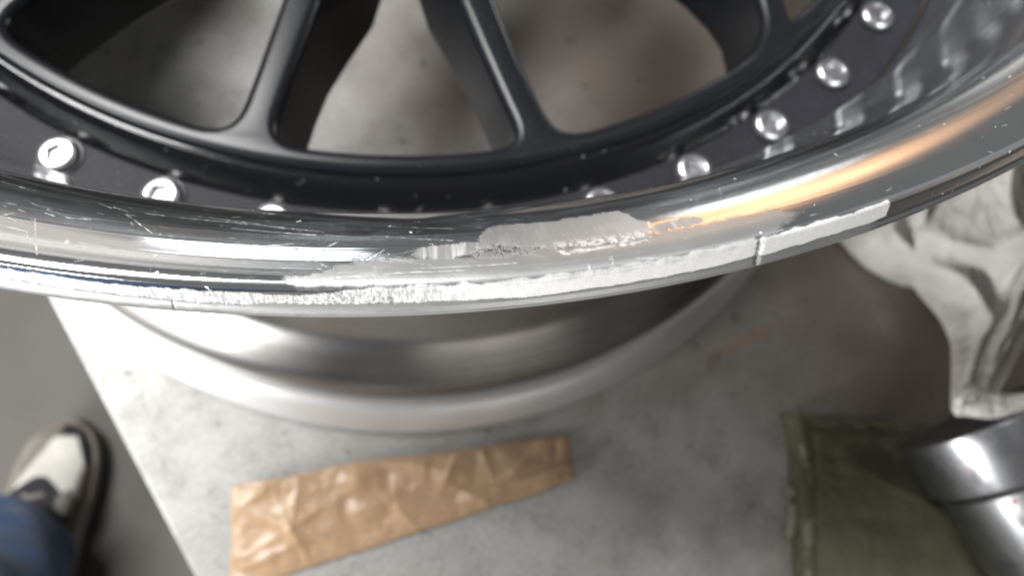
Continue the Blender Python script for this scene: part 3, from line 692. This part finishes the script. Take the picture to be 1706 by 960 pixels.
# ------------------------------------------------------------------ steel cylinder lying on the towel
def build_cylinder():
    root = thing('steel_cylinder', 'dull turned steel cylinder with a groove and red paint specks, lying on the olive towel', 'cylinder', (0.2420, -0.2530, 0.0560))
    ax = Vector((0.33, -0.94, 0.02)).normalized()       # away from the end face we look at
    root.rotation_euler = ax.to_track_quat('Z', 'Y').to_euler()
    r1, r2 = 0.0400, 0.0372
    cap = round_prof([(0.0002, 0.0012), (0.0362, 0.0012), (0.0376, 0.0), (r1, 0.0), (r1, 0.0245), (0.0002, 0.0245)], [0, 0.0006, 0.0008, 0.0014, 0.0012, 0], 4)
    v, f = lathe(cap, 96, closed=False); mesh_obj('collar', v, f, M['steel'], root, sharp=35)
    v, f = lathe([(0.0002, 0.0007), (0.0358, 0.0007), (0.0359, 0.0020)], 64, closed=False); mesh_obj('end_face', v, f, M['endface'], root)
    v, f = lathe([(0.0345, 0.0240), (0.0345, 0.0270)], 96, closed=False); mesh_obj('groove', v, f, M['groove'], root)
    body = round_prof([(0.0002, 0.0265), (r2, 0.0265), (r2-0.001, 0.10), (0.0002, 0.10)], [0, 0.0012, 0.002, 0], 4)
    v, f = lathe(body, 96, closed=False); mesh_obj('body', v, f, M['steel'], root, sharp=35)
    # red paint specks, thin raised blobs on the curved side
    inv = root.rotation_euler.to_matrix().inverted()
    tocam = inv @ (CAM-Vector((0.2420, -0.2530, 0.0560))); a0 = math.atan2(tocam.y, tocam.x)
    for da, z, r, rad in ((20, 0.011, r1, 0.0010), (27, 0.0125, r1, 0.0006), (17, 0.0295, r2, 0.0012), (-7, 0.0280, r2, 0.0011), (-10, 0.0238, r1, 0.0008)):
        bm = bmesh.new(); a = a0+R(da)
        c = bm.verts.new((0, 0, 0.00025)); ring = []
        for q in range(12):
            rr = rad*(0.7+0.6*random.random()); ring.append(bm.verts.new((rr*math.cos(q*math.pi/6), rr*math.sin(q*math.pi/6), 0)))
        for q in range(12): bm.faces.new((c, ring[q], ring[(q+1) % 12]))
        mat = Matrix.Translation((r*math.cos(a)*1.001, r*math.sin(a)*1.001, z)) @ Vector((math.cos(a), math.sin(a), 0)).to_track_quat('Z', 'Y').to_matrix().to_4x4()
        bmesh.ops.transform(bm, matrix=mat, verts=bm.verts)
        bm_obj('paint_speck', bm, M['red'], root)
build_cylinder()

# ------------------------------------------------------------------ crumpled rag
def spl(P, t):
    P = np.array(P, float); x = np.linspace(0, 1, len(P)); return np.stack([np.interp(t, x, P[:, k]) for k in range(P.shape[1])], -1)
def smooth1(A, n):
    for _ in range(n):
        A = np.concatenate([A[:1], (A[:-2]+2*A[1:-1]+A[2:])/4, A[-1:]])
    return A
def drape(left, right, crown, amp, freq, seed, nu=150, nv_=110, floor_z=0.001, undercut=0.4):
    """a length of bunched cloth between two edge lines (x, y, z of the edge); folds run along it"""
    t = np.linspace(0, 1, nu); Lf = smooth1(spl(left, t), 30); Rf = smooth1(spl(right, t), 30); cr = smooth1(spl([[c] for c in crown], t), 30)[:, 0]
    wid = np.linalg.norm(Rf-Lf, axis=1)
    v = np.linspace(0, 1, nv_)[None, :]; U = t[:, None]*np.ones((1, nv_)); V = v*np.ones((nu, 1))
    arch = np.clip(1-np.abs(2*V-1)**3.2, 0, 1)**0.5
    W_ = V + 0.10*(vn(U*3, V*3, seed)-0.5) + 0.05*(vn(U*9, V*5, seed+1)-0.5)
    r1 = 1-np.abs(2*vn(W_*freq, U*1.7+seed, seed+2)-1); r2 = 1-np.abs(2*vn(W_*freq*2.3+U*2, U*3.5, seed+3)-1); r3 = 1-np.abs(2*vn(W_*freq*1.2-U*7, U*6+W_*2, seed+4)-1)
    f = (r1**1.5-0.55)*1.0+(r2-0.6)*0.42+(r3**2-0.4)*0.38
    A = amp*np.clip(wid/0.05, 0.25, 1.4)[:, None]
    P = Lf[:, None, :]*(1-V[..., None])+Rf[:, None, :]*V[..., None]
    P[..., 2] += cr[:, None]*arch + f*A*np.clip(arch*1.3, 0, 1)
    out = (Lf-Rf)/np.maximum(wid, 1e-6)[:, None]
    side = (np.clip(1-V*8, 0, 1)-np.clip(1-(1-V)*8, 0, 1))
    P[..., :2] += out[:, None, :2]*(side*(f*A*0.8))[..., None]
    P[..., 2] = np.maximum(P[..., 2], floor_z+0.001)
    B = Lf[:, None, :]*(1-V[..., None])+Rf[:, None, :]*V[..., None]
    B[..., 2] = np.maximum(floor_z, B[..., 2]-undercut*cr[:, None]*arch)
    B = B[:, ::-1][:, 1:-1]
    return [[tuple(p) for p in np.concatenate([P[i_], B[i_]])] for i_ in range(nu)]
def build_rag():
    vs, fs = [], []
    def add(rings):
        v_, f_ = loft(rings); k = len(vs); vs.extend(v_); fs.extend([tuple(q+k for q in fc) for fc in f_])
    # main length, bunched and drawn together towards its tail
    add(drape([(0.292, -0.070, .004), (0.276, -0.108, .006), (0.262, -0.140, .008), (0.2545, -0.164, .012), (0.2555, -0.184, .018), (0.2580, -0.202, .026), (0.2480, -0.218, .040), (0.2310, -0.232, .056), (0.2160, -0.2440, .070), (0.2080, -0.2525, .0765), (0.2090, -0.2560, .0765)],
              [(0.420, -0.060, .004), (0.410, -0.100, .006), (0.395, -0.130, .008), (0.372, -0.152, .012), (0.345, -0.170, .018), (0.312, -0.188, .026), (0.286, -0.206, .040), (0.258, -0.226, .056), (0.2360, -0.2420, .070), (0.2230, -0.2520, .0765), (0.2160, -0.2565, .0765)],
              [.050, .054, .052, .046, .038, .028, .020, .013, .009, .007, .002], 0.0125, 7.5, 31, nu=200, nv_=150))
    # fold lying in front of it, half under the lip
    add(drape([(0.250, -0.080, .003), (0.238, -0.110, .003), (0.2290, -0.136, .003), (0.2300, -0.152, .003), (0.2400, -0.165, .003), (0.252, -0.1735, .003), (0.262, -0.1775, .003)],
              [(0.330, -0.080, .003), (0.320, -0.105, .003), (0.308, -0.128, .003), (0.300, -0.146, .003), (0.292, -0.160, .003), (0.282, -0.172, .003), (0.268, -0.1785, .003)],
              [.040, .040, .036, .031, .027, .022, .004], 0.0075, 4.5, 77))
    # loose end spread over the end of the cylinder
    add(drape([(0.2095, -0.2500, .0765), (0.2110, -0.2565, .0790), (0.2200, -0.2590, .0815), (0.2330, -0.2575, .0850), (0.2440, -0.2550, .0870)],
              [(0.2180, -0.2430, .0765), (0.2220, -0.2470, .0790), (0.2280, -0.2490, .0815), (0.2370, -0.2495, .0850), (0.2450, -0.2510, .0870)],
              [.004, .005, .0045, .004, .001], 0.0022, 4.0, 51, nu=80, nv_=50, floor_z=0.05))
    o = mesh_obj('rag', vs, fs, M['rag'], None, sharp=0)
    tag(o, 'crumpled off white cotton rag with a twisted tail, piled beside the wheel', 'rag')

# ------------------------------------------------------------------ person: shoe and trouser leg on the floor
def loft(rings):
    n = len(rings[0]); vs = [p for r in rings for p in r]; fs = []
    for a in range(len(rings)-1):
        for q in range(n): fs.append((a*n+q, a*n+(q+1) % n, (a+1)*n+(q+1) % n, (a+1)*n+q))
    fs.append(tuple(range(n))[::-1]); fs.append(tuple(range((len(rings)-1)*n, len(rings)*n)))
    return vs, fs
build_rag()

def build_person():
    heel = Vector((-0.486, -0.390, -0.6)); toe = Vector((-0.464, -0.124, -0.6)); ax = (toe-heel); L = ax.length; ax.normalize(); sd = Vector((ax.y, -ax.x, 0))
    root = thing('person', 'person in blue jeans, one black and white sneaker standing on the floor', 'person', heel)
    def outline(t): # half widths (inner, outer)
        ts = [0, 0.04, 0.12, 0.3, 0.5, 0.68, 0.8, 0.9, 0.96, 0.99, 1.0]; w = [0.006, 0.020, 0.031, 0.033, 0.034, 0.041, 0.042, 0.036, 0.026, 0.014, 0.004]
        return float(np.interp(t, ts, w))
    T = [0, 0.015, 0.04, 0.08, 0.14, 0.22, 0.3, 0.4, 0.5, 0.6, 0.68, 0.75, 0.82, 0.88, 0.93, 0.965, 0.985, 1.0]
    def foot(t): return ax*(t*L)
    def slab(grow, z0, z1, mat, name):
        o_ = [foot(t)+sd*(outline(t)+grow) for t in T]+[foot(t)-sd*(outline(t)+grow) for t in reversed(T)]
        o_ = [p+ax*(grow*(1 if i in (len(T)-1, len(T)) else -1 if i in (0, 2*len(T)-1) else 0)) for i, p in enumerate(o_)]
        vs, fs = loft([[tuple(p+Vector((0, 0, z0))) for p in o_], [tuple(p*1.0+Vector((0, 0, z1))) for p in o_]])
        o = mesh_obj(name, vs, fs, mat, root, sharp=40)
        b = o.modifiers.new('b', 'BEVEL'); b.width = 0.003; b.segments = 2; b.limit_method = 'ANGLE'
        return o
    slab(0.006, 0.0, 0.016, M['rand'], 'outsole'); slab(0.004, 0.016, 0.032, M['sole'], 'midsole')
    hts = lambda t: float(np.interp(t, [0, 0.05, 0.15, 0.3, 0.42, 0.55, 0.7, 0.82, 0.92, 1.0], [0.075, 0.095, 0.105, 0.110, 0.108, 0.088, 0.068, 0.056, 0.048, 0.034]))
    n = 90
    def ring(t):
        w_ = outline(t)*0.93+0.001; h = hts(t); r_ = []
        for q in range(n):
            a = 2*math.pi*q/n; c, s = math.cos(a), math.sin(a)
            x = w_*math.copysign(abs(c)**0.75, c); z = 0.030+(h-0.030)*0.5*(1+math.copysign(abs(s)**0.8, s))
            r_.append(tuple(foot(t)+sd*x+Vector((0, 0, z))))
        return r_
    TT = list(np.linspace(0, 0.6, 30))+list(np.linspace(0.604, 1.0, 100))
    vs, fs = loft([ring(t) for t in TT])
    white, black, grey = [], [], []
    for fc in fs:
        c = sum((Vector(vs[i]) for i in fc), Vector())/len(fc); t = c.dot(ax)/L; x = c.dot(sd); z = c.z
        wv = 0.037-0.024*max(0, (t-0.70)/0.22)**1.3
        if t < 0.70+0.05*math.cos(x*70): black.append(fc)
        elif t < 0.93 and abs(x-0.011) < wv and z > 0.036: white.append(fc)
        elif x > 0 and abs(x-0.011) < wv+0.009 and z > 0.036: black.append(fc)
        else: grey.append(fc)
    def sub(name, fcs, mat):
        vm = {}; v2 = []; f2 = []
        for fc in fcs:
            f2.append([vm.setdefault(i, len(vm)) for i in fc])
        v2 = [None]*len(vm)
        for i, k in vm.items(): v2[k] = vs[i]
        return mesh_obj(name, v2, f2, mat, root, sharp=0)
    sub('shoe_upper', black, M['shoe_black']); sub('shoe_vamp', white, M['shoe_white']); sub('toe_cap', grey, M['toe'])
    for tl in (0.56, 0.61, 0.66):
        bm = bmesh.new(); rings = []
        for q in range(13):
            x = -0.020+0.040*q/12; c = foot(tl+0.006*math.sin(q*0.9))+sd*x; h = hts(tl)*(1-0.35*(abs(x)/0.030)**2)+0.0015
            rings.append([bm.verts.new(c+ax*0.0035*math.cos(w_*math.pi/3)+Vector((0, 0, h+0.0018*math.sin(w_*math.pi/3)))) for w_ in range(6)])
        for a_, b_ in zip(rings, rings[1:]):
            for w_ in range(6): bm.faces.new((a_[w_], a_[(w_+1) % 6], b_[(w_+1) % 6], b_[w_]))
        bmesh.ops.recalc_face_normals(bm, faces=bm.faces); bm_obj('lace', bm, M['grey'], root, sharp=0)
    # grey side patch
    v, f = lathe([(0.0001, 0.004), (0.007, 0.0035), (0.011, 0.0)], 20, closed=False)
    o = mesh_obj('side_patch', v, f, M['grey'], root); o.location = foot(0.63)+sd*0.034+Vector((0, 0, 0.066)); o.rotation_euler = (R(12), R(52), math.atan2(ax.y, ax.x)-R(90)); o.scale = (1, 1.5, 1)
    # trouser leg
    base = heel
    path = [((-0.492, -0.287, -0.520), 0.072), ((-0.484, -0.293, -0.490), 0.075), ((-0.462, -0.312, -0.43), 0.076), ((-0.425, -0.342, -0.34), 0.078), ((-0.380, -0.378, -0.23), 0.082), ((-0.335, -0.42, -0.10), 0.088), ((-0.31, -0.50, 0.0), 0.092), ((-0.28, -0.62, 0.06), 0.094), ((-0.24, -0.76, 0.12), 0.10), ((-0.20, -0.88, 0.20), 0.105)]
    pts = [Vector(p) for p, r in path]; rs = [r for p, r in path]; K = 90; n2 = 56; rings = []
    cum = np.r_[0, np.cumsum([(b-a).length for a, b in zip(pts, pts[1:])])]
    for i in range(K):
        d = cum[-1]*i/(K-1); p = Vector([np.interp(d, cum, [q[k] for q in pts]) for k in range(3)]); p2 = Vector([np.interp(min(d+0.01, cum[-1]), cum, [q[k] for q in pts]) for k in range(3)]); p1 = Vector([np.interp(max(d-0.01, 0), cum, [q[k] for q in pts]) for k in range(3)])
        tv = (p2-p1).normalized(); tv = (tv*0.7+Vector((0, 0, 1))*0.3).normalized() if i < 10 else tv; e1 = tv.cross(Vector((0, 1, 0.2))).normalized(); e2 = tv.cross(e1).normalized()
        r = np.interp(d, cum, rs); rg = []
        for q in range(n2):
            a = 2*math.pi*q/n2
            wv_ = 0.004*math.sin(3*a+d*30)*math.exp(-d*3)+0.0022*math.sin(d*110+3*math.sin(a*2)+2*a)*math.exp(-d*5)+0.003*math.sin(d*38+4*a)
            rg.append(tuple(p+(e1*math.cos(a)+e2*math.sin(a))*(r+wv_)-base))
        rings.append(rg)
    vs, fs = loft(rings); o = mesh_obj('jeans', vs, fs, M['denim'], root, sharp=60)
    # hem band
    hem = [[tuple(Vector(p)+(Vector(p)-sum((Vector(x) for x in rings[k]), Vector())/n2).normalized()*g) for p in rings[k]] for k, g in ((0, 0.0012), (1, 0.0016), (2, 0.0012))]
    vs, fs = loft(hem); mesh_obj('jeans_hem', vs, fs[:-2], M['denim'], root, sharp=0)
build_person()
